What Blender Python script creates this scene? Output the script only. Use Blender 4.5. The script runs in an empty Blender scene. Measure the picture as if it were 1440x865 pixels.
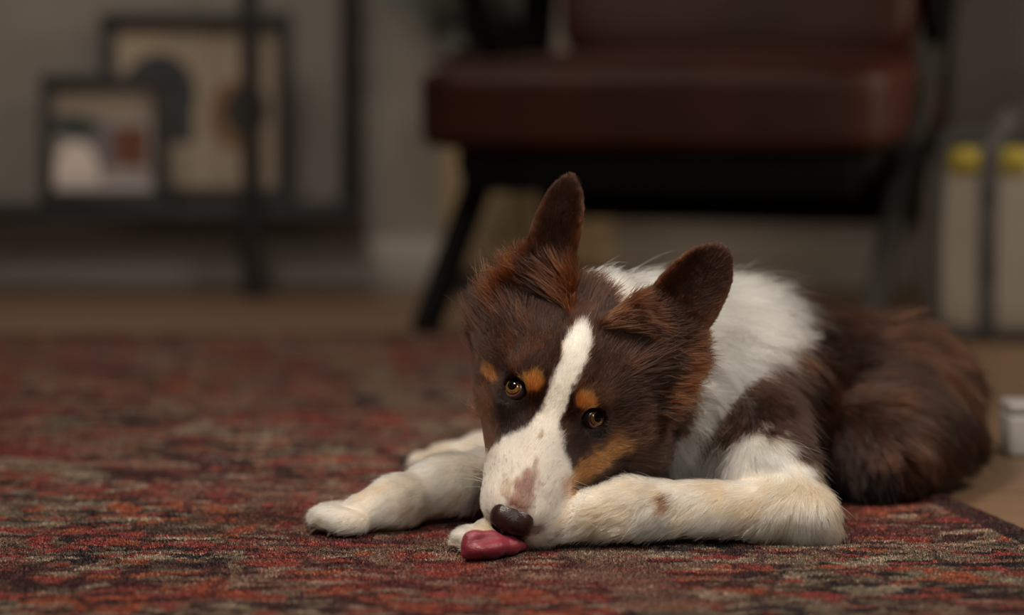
import bpy, bmesh, math, random
import numpy as np
from mathutils import Vector, Matrix, kdtree

# ------------------------------------------------------------------ camera, world, light, exposure
sc = bpy.context.scene
COL = sc.collection
CAM_H, PITCH, F = 0.38, math.radians(4.9), 3400.0
cd = bpy.data.cameras.new('camera'); cam = bpy.data.objects.new('camera', cd); COL.objects.link(cam)
cam.location = (0, 0, CAM_H); cam.rotation_euler = (math.radians(90) - PITCH, 0, 0)
cd.sensor_width = 36; cd.lens = 85; cd.clip_start = 0.05
cd.dof.use_dof = True; cd.dof.focus_distance = 2.04; cd.dof.aperture_fstop = 2.3
sc.camera = cam
w = bpy.data.worlds.new('world'); sc.world = w; w.use_nodes = True
w.node_tree.nodes['Background'].inputs[0].default_value = (1.0, 0.86, 0.72, 1)
w.node_tree.nodes['Background'].inputs[1].default_value = 0.018
def area(name, loc, target, size, power, color, spread=180):
    l = bpy.data.lights.new(name, 'AREA'); l.shape = 'DISK'; l.size = size; l.energy = power; l.color = color
    l.spread = math.radians(spread)
    o = bpy.data.objects.new(name, l); COL.objects.link(o); o.location = loc
    o.rotation_euler = (Vector(target) - Vector(loc)).to_track_quat('-Z', 'Y').to_euler()
    return o
area('key_light', (-0.55, 1.2, 1.75), (0.1, 2.15, 0.05), 0.45, 11.5, (1.0, 0.89, 0.76), 100)
area('side_light', (1.25, 1.55, 1.55), (0.15, 2.2, 0.1), 0.45, 8, (1.0, 0.90, 0.78), 100)
area('room_light', (-0.9, 3.9, 2.5), (-0.9, 4.3, 0.0), 1.2, 24, (1.0, 0.88, 0.76))
area('front_fill', (.16, .50, .86), (.06, 2.05, .12), 0.14, 1.3, (1.0, 0.93, 0.84), 90)  # unseen fill, added for catchlights in the eyes and a little frontal light
area('chair_fill', (2.5, 3.5, 1.15), (.72, 4.0, .40), 0.25, 2.6, (1.0, 0.82, 0.62), 50)  # out-of-frame fill, added to warm the right side of the armchair
sc.view_settings.view_transform = 'Standard'; sc.view_settings.look = 'None'
sc.view_settings.exposure = 0.0; sc.view_settings.gamma = 1.0; sc.view_settings.use_curve_mapping = False
sc.cycles.use_denoising = True; sc.cycles.use_adaptive_sampling = False
sc.cycles.max_bounces = 10; sc.cycles.transmission_bounces = 10; sc.cycles.diffuse_bounces = 3
sc.cycles.glossy_bounces = 3

rng = np.random.default_rng(7); random.seed(7)
CP, SP = math.cos(PITCH), math.sin(PITCH)
def at(u, v, d):
    """photograph pixel + distance in metres -> world point"""
    a, b = (u - 720) / F, -(v - 432.5) / F
    y = b * SP + CP; t = d / y
    return np.array([a * t, d, CAM_H + (b * CP - SP) * t])
def project(p):
    x, y, z = p[0], p[1], p[2] - CAM_H
    dep = y * CP - z * SP; up = y * SP + z * CP
    return 720 + F * x / dep, 432.5 - F * up / dep

# ------------------------------------------------------------------ materials
def mat(name, color=(.5, .5, .5), rough=.6, metal=0.0, spec=.5):
    m = bpy.data.materials.new(name); m.use_nodes = True
    b = m.node_tree.nodes['Principled BSDF']
    b.inputs['Base Color'].default_value = (*color, 1); b.inputs['Roughness'].default_value = rough
    b.inputs['Metallic'].default_value = metal; b.inputs['Specular IOR Level'].default_value = spec
    return m
class NT:
    """tiny helper for node trees"""
    def __init__(self, m): self.t = m.node_tree; self.n = self.t.nodes; self.b = self.n['Principled BSDF']
    def new(self, kind, **kw):
        x = self.n.new(kind)
        for k, v in kw.items(): setattr(x, k, v)
        return x
    def link(self, a, b): self.t.links.new(a, b)
    def math(self, op, a, b=None, c=None, clamp=False):
        x = self.new('ShaderNodeMath', operation=op, use_clamp=clamp)
        for i, v in enumerate((a, b, c)):
            if v is None: continue
            if isinstance(v, (int, float)): x.inputs[i].default_value = v
            else: self.link(v, x.inputs[i])
        return x.outputs[0]
    def mix(self, f, a, b, blend='MIX'):
        x = self.new('ShaderNodeMix', data_type='RGBA', blend_type=blend)
        for i, v in ((0, f), (6, a), (7, b)):
            if isinstance(v, (int, float)): x.inputs[i].default_value = v
            elif isinstance(v, tuple): x.inputs[i].default_value = (*v, 1)
            else: self.link(v, x.inputs[i])
        return x.outputs[2]
    def ramp(self, f, stops, interp='LINEAR'):
        x = self.new('ShaderNodeValToRGB'); r = x.color_ramp; r.interpolation = interp
        while len(r.elements) < len(stops): r.elements.new(0.5)
        for e, (p, c) in zip(r.elements, stops): e.position = p; e.color = (*c, 1)
        self.link(f, x.inputs[0]); return x.outputs[0]
    def coords(self, scale=(1, 1, 1), rot=(0, 0, 0), kind='Object', loc=(0, 0, 0)):
        tc = self.new('ShaderNodeTexCoord'); mp = self.new('ShaderNodeMapping')
        mp.inputs['Scale'].default_value = scale; mp.inputs['Rotation'].default_value = rot; mp.inputs['Location'].default_value = loc
        self.link(tc.outputs[kind], mp.inputs[0]); return mp.outputs[0]
    def noise(self, vec, scale, detail=2, rough=.5):
        x = self.new('ShaderNodeTexNoise'); x.inputs['Scale'].default_value = scale
        x.inputs['Detail'].default_value = detail; x.inputs['Roughness'].default_value = rough
        self.link(vec, x.inputs['Vector']); return x
    def bump(self, h, strength=.3, dist=.01):
        x = self.new('ShaderNodeBump'); x.inputs['Strength'].default_value = strength; x.inputs['Distance'].default_value = dist
        self.link(h, x.inputs['Height']); self.link(x.outputs[0], self.b.inputs['Normal'])
def noisy(name, c1, c2, scale=6, rough=.6, bump=0.0, bscale=60, stretch=(1, 1, 1), spec=.5, metal=0.0):
    m = mat(name, c1, rough, metal, spec); t = NT(m)
    v = t.coords(stretch); n = t.noise(v, scale, 4)
    t.link(t.mix(t.math('MULTIPLY_ADD', n.outputs[0], 2.2, -.6, True), c1, c2), t.b.inputs['Base Color'])
    if bump:
        t.bump(t.noise(v, bscale, 3).outputs[0], bump, .004)
    return m

# ------------------------------------------------------------------ mesh helpers
def link_mesh(name, me, m=None, parent=None, smooth=True):
    o = bpy.data.objects.new(name, me); COL.objects.link(o)
    if m is not None: me.materials.append(m)
    if smooth: me.shade_smooth()
    if parent is not None: o.parent = parent
    return o
def obj(name, bm, m=None, parent=None, smooth=True, angle=35):
    me = bpy.data.meshes.new(name); bm.normal_update(); bm.to_mesh(me); bm.free()
    o = link_mesh(name, me, m, parent, False)
    if smooth:
        me.shade_smooth(); me.set_sharp_from_angle(angle=math.radians(angle))
    return o
def tag(o, label=None, cat=None, group=None, kind=None):
    for k, v in (('label', label), ('category', cat), ('group', group), ('kind', kind)):
        if v: o[k] = v
    return o
def empty(name, loc=(0, 0, 0), rz=0.0):
    o = bpy.data.objects.new(name, None); COL.objects.link(o); o.location = loc; o.rotation_euler = (0, 0, rz)
    o.empty_display_size = .05
    return o
def bx(bm, x0, x1, y0, y1, z0, z1, bev=0.0, seg=2, M=None):
    r = bmesh.ops.create_cube(bm, size=1.0); vs = r['verts']
    for v in vs:
        v.co = Vector(((x0 + x1) / 2 + v.co.x * (x1 - x0), (y0 + y1) / 2 + v.co.y * (y1 - y0), (z0 + z1) / 2 + v.co.z * (z1 - z0)))
    if bev:
        es = list({e for v in vs for e in v.link_edges})
        r = bmesh.ops.bevel(bm, geom=es, offset=bev, segments=seg, profile=.5, affect='EDGES')
        vs = list({v for f in r['faces'] for v in f.verts} | {v for v in vs if v.is_valid})
    if M is not None:
        bmesh.ops.transform(bm, matrix=M, verts=vs)
    return bm
def beam(bm, p0, p1, w, d, bev=.004, side=(0, 1, 0)):
    """rectangular bar from p0 to p1: w across, d along the hint `side`"""
    p0, p1 = Vector(p0), Vector(p1); z = (p1 - p0); L = z.length; z.normalize()
    y = Vector(side); y = (y - z * y.dot(z)).normalized(); x = y.cross(z)
    M = Matrix((x, y, z)).transposed().to_4x4(); M.translation = p0
    return bx(bm, -w / 2, w / 2, -d / 2, d / 2, 0, L, bev, 2, M)
def tube(bm, pts, rads, seg=12, caps=True):
    pts = [Vector(p) for p in pts]
    if isinstance(rads, (int, float)): rads = [rads] * len(pts)
    rings = []; prev = None
    for i, p in enumerate(pts):
        t = (pts[min(i + 1, len(pts) - 1)] - pts[max(i - 1, 0)]).normalized()
        if prev is None: prev = t.orthogonal().normalized()
        n = (prev - t * prev.dot(t)).normalized(); prev = n; b = t.cross(n)
        rings.append([bm.verts.new(p + (n * math.cos(a) + b * math.sin(a)) * rads[i]) for a in (2 * math.pi * k / seg for k in range(seg))])
    for r0, r1 in zip(rings, rings[1:]):
        for k in range(seg): bm.faces.new((r0[k], r0[(k + 1) % seg], r1[(k + 1) % seg], r1[k]))
    if caps:
        bm.faces.new(rings[0][::-1]); bm.faces.new(rings[-1])
    return bm
def lathe(bm, prof, seg=28, loc=(0, 0, 0)):
    rings = []
    for r, z in prof:
        rings.append([bm.verts.new((loc[0] + r * math.cos(2 * math.pi * k / seg), loc[1] + r * math.sin(2 * math.pi * k / seg), loc[2] + z)) for k in range(seg)])
    for r0, r1 in zip(rings, rings[1:]):
        for k in range(seg): bm.faces.new((r0[k], r0[(k + 1) % seg], r1[(k + 1) % seg], r1[k]))
    bm.faces.new(rings[0][::-1]); bm.faces.new(rings[-1])
    return bm
def cushion(bm, sx, sy, sz, bulge=.15, nx=24, ny=24, crown=.03, e=6):
    """rounded superellipsoid pillow, centred at the origin"""
    r = bmesh.ops.create_uvsphere(bm, u_segments=48, v_segments=32, radius=1)
    for v in r['verts']:
        p = v.co
        k = (abs(p.x) ** e + abs(p.y) ** e + abs(p.z) ** e) ** (1 / e)
        q = p / k
        f = 1 + crown / sz * 2 * (1 - min(1, q.x ** 2)) * (1 - min(1, q.y ** 2))
        v.co = Vector((q.x * sx / 2, q.y * sy / 2, q.z * sz / 2 * f))
    return bm

# ------------------------------------------------------------------ the setting
FLOOR_Z = -0.007
WALL_Y = 4.98
def wood_mat():
    m = mat('oak_floor', rough=.45); t = NT(m)
    v = t.coords((1, 1, 1))
    br = t.new('ShaderNodeTexBrick'); t.link(v, br.inputs['Vector'])
    br.inputs['Scale'].default_value = 1; br.inputs['Brick Width'].default_value = 1.3; br.inputs['Row Height'].default_value = .14
    br.inputs['Mortar Size'].default_value = .0018; br.offset = .37
    br.inputs['Color1'].default_value = (.155, .092, .052, 1); br.inputs['Color2'].default_value = (.20, .125, .072, 1)
    br.inputs['Mortar'].default_value = (.06, .035, .02, 1)
    g = t.noise(t.coords((2.5, 40, 1)), 3, 5)
    t.link(t.mix(.35, br.outputs['Color'], t.ramp(g.outputs[0], [(.3, (.09, .05, .028)), (.7, (.25, .16, .09))])), t.b.inputs['Base Color'])
    return m
bm = bmesh.new(); bx(bm, -3.2, 3.2, -0.6, WALL_Y + .1, FLOOR_Z - .1, FLOOR_Z)
tag(obj('floor', bm, wood_mat(), smooth=False), kind='structure')
wall_m = noisy('wall_paint', (.30, .265, .235), (.33, .295, .26), 2.5, .85, .15, 120)
bm = bmesh.new(); bx(bm, -3.2, 3.2, WALL_Y, WALL_Y + .12, FLOOR_Z, 2.6)
tag(obj('wall_back', bm, wall_m, smooth=False), kind='structure')
bm = bmesh.new(); bx(bm, -3.3, -3.2, -0.6, WALL_Y + .12, FLOOR_Z, 2.6)
tag(obj('wall_left', bm, wall_m, smooth=False), kind='structure')
bm = bmesh.new(); bx(bm, 3.2, 3.3, -0.6, WALL_Y + .12, FLOOR_Z, 2.6)
tag(obj('wall_right', bm, wall_m, smooth=False), kind='structure')
base_m = mat('baseboard_paint', (.46, .42, .38), .5)
bm = bmesh.new(); bx(bm, -3.2, 3.2, WALL_Y - .018, WALL_Y, FLOOR_Z, .095, .004)
tag(obj('baseboard_back', bm, base_m), kind='structure')

# ------------------------------------------------------------------ rug
def rug_mat(pile=False):
    m = mat('rug_pile' if pile else 'woven_rug', rough=.95, spec=.03); t = NT(m)
    v = t.coords()
    # wear and hand-knotted wobble of the design
    wob = t.noise(v, 22, 2)
    off = t.new('ShaderNodeVectorMath', operation='MULTIPLY_ADD')
    t.link(wob.outputs['Color'], off.inputs[0]); off.inputs[1].default_value = (.022, .022, 0); t.link(v, off.inputs[2])
    w2 = t.noise(v, 160, 1)
    off2 = t.new('ShaderNodeVectorMath', operation='MULTIPLY_ADD')
    t.link(w2.outputs['Color'], off2.inputs[0]); off2.inputs[1].default_value = (.020, .006, 0); t.link(off.outputs[0], off2.inputs[2])
    vv = off2.outputs[0]
    def vor(scale, sx, sy, metric='CHEBYCHEV'):
        mp = t.new('ShaderNodeMapping'); mp.inputs['Scale'].default_value = (sx, sy, 0); t.link(vv, mp.inputs[0])
        x = t.new('ShaderNodeTexVoronoi', distance=metric, voronoi_dimensions='2D'); x.inputs['Scale'].default_value = scale
        t.link(mp.outputs[0], x.inputs['Vector']); return x
    RED, ORG, BEI, NAVY, BRN, TAUPE = (.165, .042, .037), (.200, .064, .036), (.205, .170, .130), (.026, .021, .023), (.065, .042, .034), (.125, .100, .076)
    def pal(x, shift):
        s = t.new('ShaderNodeSeparateColor'); t.link(x.outputs['Color'], s.inputs[0])
        return t.ramp(s.outputs[shift], [(0, RED), (.15, NAVY), (.31, ORG), (.41, TAUPE), (.59, NAVY), (.71, RED), (.79, BEI), (.94, BRN)], 'CONSTANT')
    big, mid, small = vor(8, .8, 1.3), vor(22, .6, 1.5, 'MANHATTAN'), vor(52, .5, 1.6)
    f1 = t.noise(v, 10, 2).outputs[0]
    c = t.mix(t.math('GREATER_THAN', f1, .50), pal(big, 0), pal(mid, 1))
    f2 = t.noise(v, 24, 2).outputs[0]
    c = t.mix(t.math('MULTIPLY_ADD', f2, 8, -3.4, True), c, pal(small, 2))
    ed = t.new('ShaderNodeTexVoronoi', feature='DISTANCE_TO_EDGE', voronoi_dimensions='2D'); ed.inputs['Scale'].default_value = 13
    t.link(vv, ed.inputs['Vector'])
    c = t.mix(t.math('MULTIPLY', t.math('LESS_THAN', ed.outputs['Distance'], .05), .7), c, t.mix(t.math('GREATER_THAN', f1, .52), NAVY, TAUPE))
    # worn pile: the ground weave shows through in patches
    worn = t.noise(v, 34, 3, .7).outputs[0]
    c = t.mix(t.math('MULTIPLY_ADD', worn, 2.6, -1.30, True), c, (.080, .060, .048))
    sx = t.new('ShaderNodeSeparateXYZ'); t.link(v, sx.inputs[0])
    e = t.math('MULTIPLY_ADD', sx.outputs['X'], -math.cos(RA), t.math('MULTIPLY', sx.outputs['Y'], -math.sin(RA)))   # in from the right edge
    def band(a, b): return t.math('MULTIPLY', t.math('GREATER_THAN', e, a), t.math('LESS_THAN', e, b))
    c = t.mix(t.math('MULTIPLY', band(.37, .43), .5), c, TAUPE)
    c = t.mix(t.math('MULTIPLY', band(-.01, .035), .85), c, NAVY)
    y2 = t.math('MULTIPLY', sx.outputs['Y'], -1.0)
    c = t.mix(t.math('MULTIPLY', t.math('LESS_THAN', y2, .05), .85), c, (.04, .022, .02))
    red_far = t.noise(v, 3.2, 1).outputs[0]
    c = t.mix(t.math('MULTIPLY_ADD', red_far, 1.6, -.66, True), c, (.135, .032, .030))
    # pile: yarn-to-yarn variation
    if pile:
        hi = t.new('ShaderNodeHairInfo')
        c = t.mix(1.0, c, t.ramp(hi.outputs['Random'], [(0, (.62, .61, .61)), (.6, (1.5, 1.47, 1.43)), (.88, (2.2, 2.15, 2.05)), (1, (3.6, 3.5, 3.2))]), 'MULTIPLY')
        t.link(c, t.b.inputs['Base Color']); return m
    yarn = t.noise(t.coords((1, .5, 1)), 560, 2, .75)
    c = t.mix(.9, c, t.ramp(yarn.outputs[0], [(.25, (.22, .215, .21)), (.5, (.84, .83, .80)), (.75, (2.1, 2.05, 1.9))]), 'MULTIPLY')
    t.link(c, t.b.inputs['Base Color'])
    loops = t.noise(t.coords((1, .6, 1)), 520, 2, .6)
    t.bump(t.math('ADD', loops.outputs[0], t.math('MULTIPLY', t.noise(v, 60, 2).outputs[0], .5)), .9, .003)
    return m
# right-hand edge of the rug runs back and to the left; local x = 0 is that edge, y = 0 the far edge
RA = math.radians(11.5)
rug_m = rug_mat()
bm = bmesh.new()
corner = at(790, 467, 3.97); corner[2] = 0
ru = Vector((math.sin(RA), -math.cos(RA), 0)); rv = Vector((-1, -.03, 0)).normalized()
pts = [Vector((0, 0, 0)), rv * 2.6, rv * 2.6 + ru * 3.3, ru * 3.3]
top = [bm.verts.new(p) for p in pts]; bot = [bm.verts.new(p + Vector((0, 0, FLOOR_Z + .0005))) for p in pts]
bm.faces.new(top[::1]); bm.faces.new(bot[::-1])
for i in range(4): bm.faces.new((top[i], bot[i], bot[(i + 1) % 4], top[(i + 1) % 4]))
bmesh.ops.recalc_face_normals(bm, faces=bm.faces)
bmesh.ops.bevel(bm, geom=[e for e in bm.edges if all(v in top for v in e.verts)], offset=.003, segments=3, affect='EDGES')
rug = obj('rug', bm, rug_m, angle=60); rug.location = Vector(corner)
tag(rug, 'worn red oriental rug with dark blue and beige motifs under the dog', 'rug')

# ------------------------------------------------------------------ black metal shelf with two pictures
black_m = noisy('black_metal', (.018, .017, .017), (.028, .026, .025), 8, .5, 0, metal=.0)
SY = 4.76
def zat(v, d): return float(at(720, v, d)[2])
def xat(u, d): return float(at(u, 432, d)[0])
shelf = empty('metal_shelf', (xat(250, SY), SY + .1, FLOOR_Z)); sx0, sy0 = shelf.location.x, shelf.location.y
zs0, zs1 = zat(314, SY) - FLOOR_Z, zat(289, SY) - FLOOR_Z
bm = bmesh.new(); bx(bm, xat(-260, SY) - sx0, xat(502, SY) - sx0, -.10, .10, zs0, zs1, .003); obj('shelf_board', bm, black_m, shelf)
for u, y in ((355, -.118), (-240, -.118), (-240, .09)):
    bm = bmesh.new(); bx(bm, xat(u, SY + .1 + y) - .018 - sx0, xat(u, SY + .1 + y) + .018 - sx0, y - .018, y + .018, 0, 1.6, .003); obj('post', bm, black_m, shelf)
for y in (.085,):
    bm = bmesh.new(); bx(bm, xat(490, SY + .1) - .019 - sx0, xat(490, SY + .1) + .019 - sx0, y - .016, y + .016, zs1, 1.6, .003); obj('post', bm, black_m, shelf)
bm = bmesh.new(); bx(bm, xat(-260, SY) - sx0, xat(502, SY) - sx0, -.10, .10, 1.57, 1.60, .003); obj('shelf_board', bm, black_m, shelf)
tag(shelf, 'black metal shelf with slim posts against the back wall', 'shelf')

def art_large():
    m = mat('large_print', rough=.6); t = NT(m); v = t.coords(); s = t.new('ShaderNodeSeparateXYZ'); t.link(v, s.inputs[0])
    X, Z = s.outputs['X'], s.outputs['Z']
    c = t.ramp(t.noise(v, 5, 3).outputs[0], [(.3, (.40, .31, .22)), (.7, (.50, .41, .30))])
    def box(x0, x1, z0, z1):
        return t.math('MULTIPLY', t.math('MULTIPLY', t.math('GREATER_THAN', X, x0), t.math('LESS_THAN', X, x1)), t.math('MULTIPLY', t.math('GREATER_THAN', Z, z0), t.math('LESS_THAN', Z, z1)))
    def ell(cx, cz, rx, rz):
        a = t.math('DIVIDE', t.math('SUBTRACT', X, cx), rx); b = t.math('DIVIDE', t.math('SUBTRACT', Z, cz), rz)
        return t.math('LESS_THAN', t.math('ADD', t.math('MULTIPLY', a, a), t.math('MULTIPLY', b, b)), 1)
    c = t.mix(ell(-.075, .215, .075, .085), c, (.04, .045, .048)); c = t.mix(box(-.15, -.005, .12, .21), c, (.05, .055, .055))
    c = t.mix(ell(.075, .175, .05, .07), c, (.26, .15, .075)); c = t.mix(ell(.10, .185, .045, .05), c, (.05, .045, .04))
    t.link(c, t.b.inputs['Base Color']); return m
def art_small():
    m = mat('small_print', rough=.6); t = NT(m); v = t.coords(); s = t.new('ShaderNodeSeparateXYZ'); t.link(v, s.inputs[0])
    X, Z = s.outputs['X'], s.outputs['Z']
    def box(x0, x1, z0, z1):
        return t.math('MULTIPLY', t.math('MULTIPLY', t.math('GREATER_THAN', X, x0), t.math('LESS_THAN', X, x1)), t.math('MULTIPLY', t.math('GREATER_THAN', Z, z0), t.math('LESS_THAN', Z, z1)))
    def ell(cx, cz, rx, rz):
        a = t.math('DIVIDE', t.math('SUBTRACT', X, cx), rx); b = t.math('DIVIDE', t.math('SUBTRACT', Z, cz), rz)
        return t.math('LESS_THAN', t.math('ADD', t.math('MULTIPLY', a, a), t.math('MULTIPLY', b, b)), 1)
    c = t.ramp(t.noise(v, 9, 3).outputs[0], [(.3, (.30, .27, .26)), (.7, (.38, .33, .30))])
    c = t.mix(box(-.2, .2, .17, .3), c, (.30, .24, .19))
    c = t.mix(ell(-.02, .115, .05, .055), c, (.17, .15, .16))
    c = t.mix(ell(-.065, .155, .055, .022), c, (.025, .045, .04))
    c = t.mix(ell(-.055, .06, .045, .065), c, (.75, .66, .60)); c = t.mix(box(-.09, .1, 0, .045), c, (.52, .47, .48))
    c = t.mix(box(.02, .085, .075, .155), c, (.14, .045, .022))
    t.link(c, t.b.inputs['Base Color']); return m
def picture(name, u0, u1, v0, v1, d, bar, art, lean, label):
    x0, x1 = xat(u0, d), xat(u1, d); z0, z1 = zat(v1, d), zat(v0, d)
    W, H = x1 - x0, z1 - z0
    r = empty(name, ((x0 + x1) / 2, d, zs1 + FLOOR_Z + .001)); r.rotation_euler = (-lean, 0, 0)
    for k, (a, b, c, e) in enumerate(((-W / 2, W / 2, 0, bar), (-W / 2, W / 2, H - bar, H), (-W / 2, -W / 2 + bar, bar, H - bar), (W / 2 - bar, W / 2, bar, H - bar))):
        bm = bmesh.new(); bx(bm, a, b, -.012, .012, c, e, .002); obj('frame_bar', bm, black_m, r)
    bm = bmesh.new(); bx(bm, -W / 2 + bar * .8, W / 2 - bar * .8, .000, .006, bar * .8, H - bar * .8); obj('print', bm, art, r, smooth=False)
    return tag(r, label, 'picture frame')
picture('picture_frame', 145, 412, 24, 291, 4.87, .030, art_large(), math.radians(3), 'larger black picture frame with a tan abstract print, behind the smaller frame')
picture('picture_frame', 60, 237, 108, 291, 4.79, .027, art_small(), math.radians(5), 'smaller square black picture frame with a white and brown print on the shelf')

# ------------------------------------------------------------------ pale wooden cabinet with a potted plant behind the chair
oak = noisy('pale_oak', (.36, .27, .155), (.45, .34, .20), 4, .55, .1, 60, (1, 1, 8))
cx0, cx1 = xat(620, 4.74), xat(860, 4.74)
cab = empty('wooden_cabinet', ((cx0 + cx1) / 2, 4.86, FLOOR_Z)); hw = (cx1 - cx0) / 2
bm = bmesh.new(); bx(bm, -hw, hw, -.10, .095, .05, .40, .004); obj('carcass', bm, oak, cab)
bm = bmesh.new(); bx(bm, -hw + .03, hw - .03, -.08, .09, 0, .05); obj('plinth', bm, mat('dark_plinth', (.04, .03, .025), .6), cab)
for s in (-1, 1):
    bm = bmesh.new(); bx(bm, min(s * .004, s * (hw - .012)), max(s * .004, s * (hw - .012)), -.118, -.101, .065, .385, .003)
    dr = obj('door', bm, oak, cab)
    bm = bmesh.new(); tube(bm, [(s * .03, -.118, .25), (s * .03, -.135, .25)], [.006, .010]); obj('knob', bm, black_m, dr)
tag(cab, 'pale oak cabinet standing behind the leather armchair', 'cabinet')
plant = empty('potted_plant', (xat(690, 4.85), 4.85, .40 + FLOOR_Z + .001))
bm = bmesh.new(); lathe(bm, [(.05, 0), (.062, .01), (.078, .10), (.08, .15), (.074, .15), (.07, .135), (.01, .135)]); obj('pot', bm, mat('black_pot', (.012, .012, .012), .4), plant)
leaf_m = noisy('leaf_green', (.035, .085, .02), (.07, .16, .03), 12, .45)
sage_m = noisy('leaf_sage', (.13, .145, .115), (.20, .21, .17), 12, .6)
def leaf(bm, base, tip, width, bend=.02):
    base, tip = Vector(base), Vector(tip); ax = tip - base; n = 7
    side = ax.cross(Vector((0, -1, .3))).normalized(); up = side.cross(ax).normalized(); rows = []
    for i in range(n + 1):
        f = i / n; wd = width * math.sin(math.pi * min(1, f * .93 + .05)) ** .8
        c = base + ax * f + up * (bend * 4 * f * (1 - f))
        rows.append([bm.verts.new(c + side * wd + up * wd * .25), bm.verts.new(c), bm.verts.new(c - side * wd + up * wd * .25)])
    for r0, r1 in zip(rows, rows[1:]):
        for k in range(2): bm.faces.new((r0[k], r0[k + 1], r1[k + 1], r1[k]))
    r = bmesh.ops.solidify(bm, geom=list(bm.faces), thickness=.0012)
    return bm
for k in range(16):
    a = k * 2.4 + .3; rr = .10 + .09 * random.random()
    tip = Vector((-.03 + rr * math.cos(a) * 1.15, rr * math.sin(a) * .55, .16 + .16 * random.random()))
    if k in (0, 3, 6): tip = Vector((-.10 - .02 * k / 3, -.05 + .02 * k, .09 + .025 * k / 3))
    if k in (1, 2): tip = Vector((.11, -.06, .155 + .03 * k))
    bm = bmesh.new(); leaf(bm, (tip.x * .2, tip.y * .2, .13), tip, .022 + .012 * random.random())
    obj('leaf', bm, leaf_m if k in (1, 2) else sage_m, plant)
tag(plant, 'potted plant with grey green leaves in a black pot on the oak cabinet', 'plant')

# ------------------------------------------------------------------ leather armchair
def leather():
    m = mat('red_brown_leather', rough=.5, spec=.25); t = NT(m); v = t.coords()
    n = t.noise(v, 5, 3)
    t.link(t.ramp(n.outputs[0], [(.3, (.028, .006, .003)), (.7, (.046, .0105, .0045))]), t.b.inputs['Base Color'])
    vo = t.new('ShaderNodeTexVoronoi'); vo.inputs['Scale'].default_value = 220; t.link(v, vo.inputs['Vector'])
    t.bump(t.math('ADD', vo.outputs['Distance'], t.math('MULTIPLY', t.noise(v, 9, 3).outputs[0], 2.0)), .35, .003)
    return m
lea = leather()
chair = empty('armchair', (.2025, 3.875, FLOOR_Z), math.radians(-19.9))
frame_m = noisy('black_wood', (.003, .0027, .0025), (.005, .0045, .004), 10, .8, spec=.1)
post_m = noisy('dark_steel', (.018, .016, .014), (.028, .025, .021), 10, .6, spec=.3)
bm = bmesh.new(); cushion(bm, .80, .60, .135, crown=.018, e=12)
bmesh.ops.rotate(bm, cent=(0, 0, 0), matrix=Matrix.Rotation(math.radians(4), 3, 'X'), verts=bm.verts)
bmesh.ops.translate(bm, vec=(-.015, .33, .39), verts=bm.verts)
seat = obj('seat_cushion', bm, lea, chair, angle=80)
bm = bmesh.new()
for s in (-1, 1):
    tube(bm, [(s * .372, .045 + .555 * k / 12, .455 - .039 * k / 12) for k in range(13)], .005, 8)
tube(bm, [(-.372 + .744 * k / 12, .038, .452) for k in range(13)], .005, 8)
obj('piping', bm, lea, seat)
bm = bmesh.new(); cushion(bm, .66, .14, .52, crown=0, e=7)
bmesh.ops.rotate(bm, cent=(0, 0, 0), matrix=Matrix.Rotation(math.radians(-17), 3, 'X'), verts=bm.verts)
bmesh.ops.translate(bm, vec=(0, .66, .69), verts=bm.verts)
obj('back_cushion', bm, lea, chair, angle=80)
for s in (-1, 1):
    bm = bmesh.new(); beam(bm, (s * .372, .0, 0), ((.388 if s > 0 else -.350), .26, .30), .036, .05)
    if s > 0: beam(bm, (.388, .26, .30), (.398, .43, .50), .036, .05)
    obj('leg', bm, frame_m if s < 0 else post_m, chair)
    bm = bmesh.new(); beam(bm, (s * .372, .72, 0), (s * .345, .54, .31), .036, .05); obj('leg', bm, frame_m, chair)
    bm = bmesh.new(); xb = .36 if s > 0 else -.405
    beam(bm, (xb, .60, .30), (xb, .80, 1.0), .05, .07); obj('back_post', bm, frame_m, chair)
    bm = bmesh.new(); beam(bm, (s * .402, .42, .48), (s * .402, .26, .62), .03, .045); obj('arm_strut', bm, frame_m, chair)
    bm = bmesh.new(); bx(bm, s * .402 - .035, s * .402 + .035, .12, .74, .615, .645, .012, 3); obj('armrest', bm, frame_m, chair)
    bm = bmesh.new(); beam(bm, (s * .335, .10, .30), (s * .335, .66, .25), .03, .07); obj('side_rail', bm, frame_m, chair)
bm = bmesh.new(); bx(bm, -.335, .335, .075, .105, .235, .318, .004); obj('front_rail', bm, frame_m, chair)
bm = bmesh.new(); bx(bm, -.335, .335, .60, .63, .165, .27, .004); obj('rear_rail', bm, frame_m, chair)
bm = bmesh.new()
bx(bm, -.33, .33, .09, .64, -.004, .004, 0, 1, Matrix.Translation((0, 0, .285)) @ Matrix.Rotation(math.radians(-5), 4, 'X')); obj('seat_base', bm, frame_m, chair, smooth=False)
tag(chair, 'red brown leather armchair with slanted black legs behind the dog', 'armchair')

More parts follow.
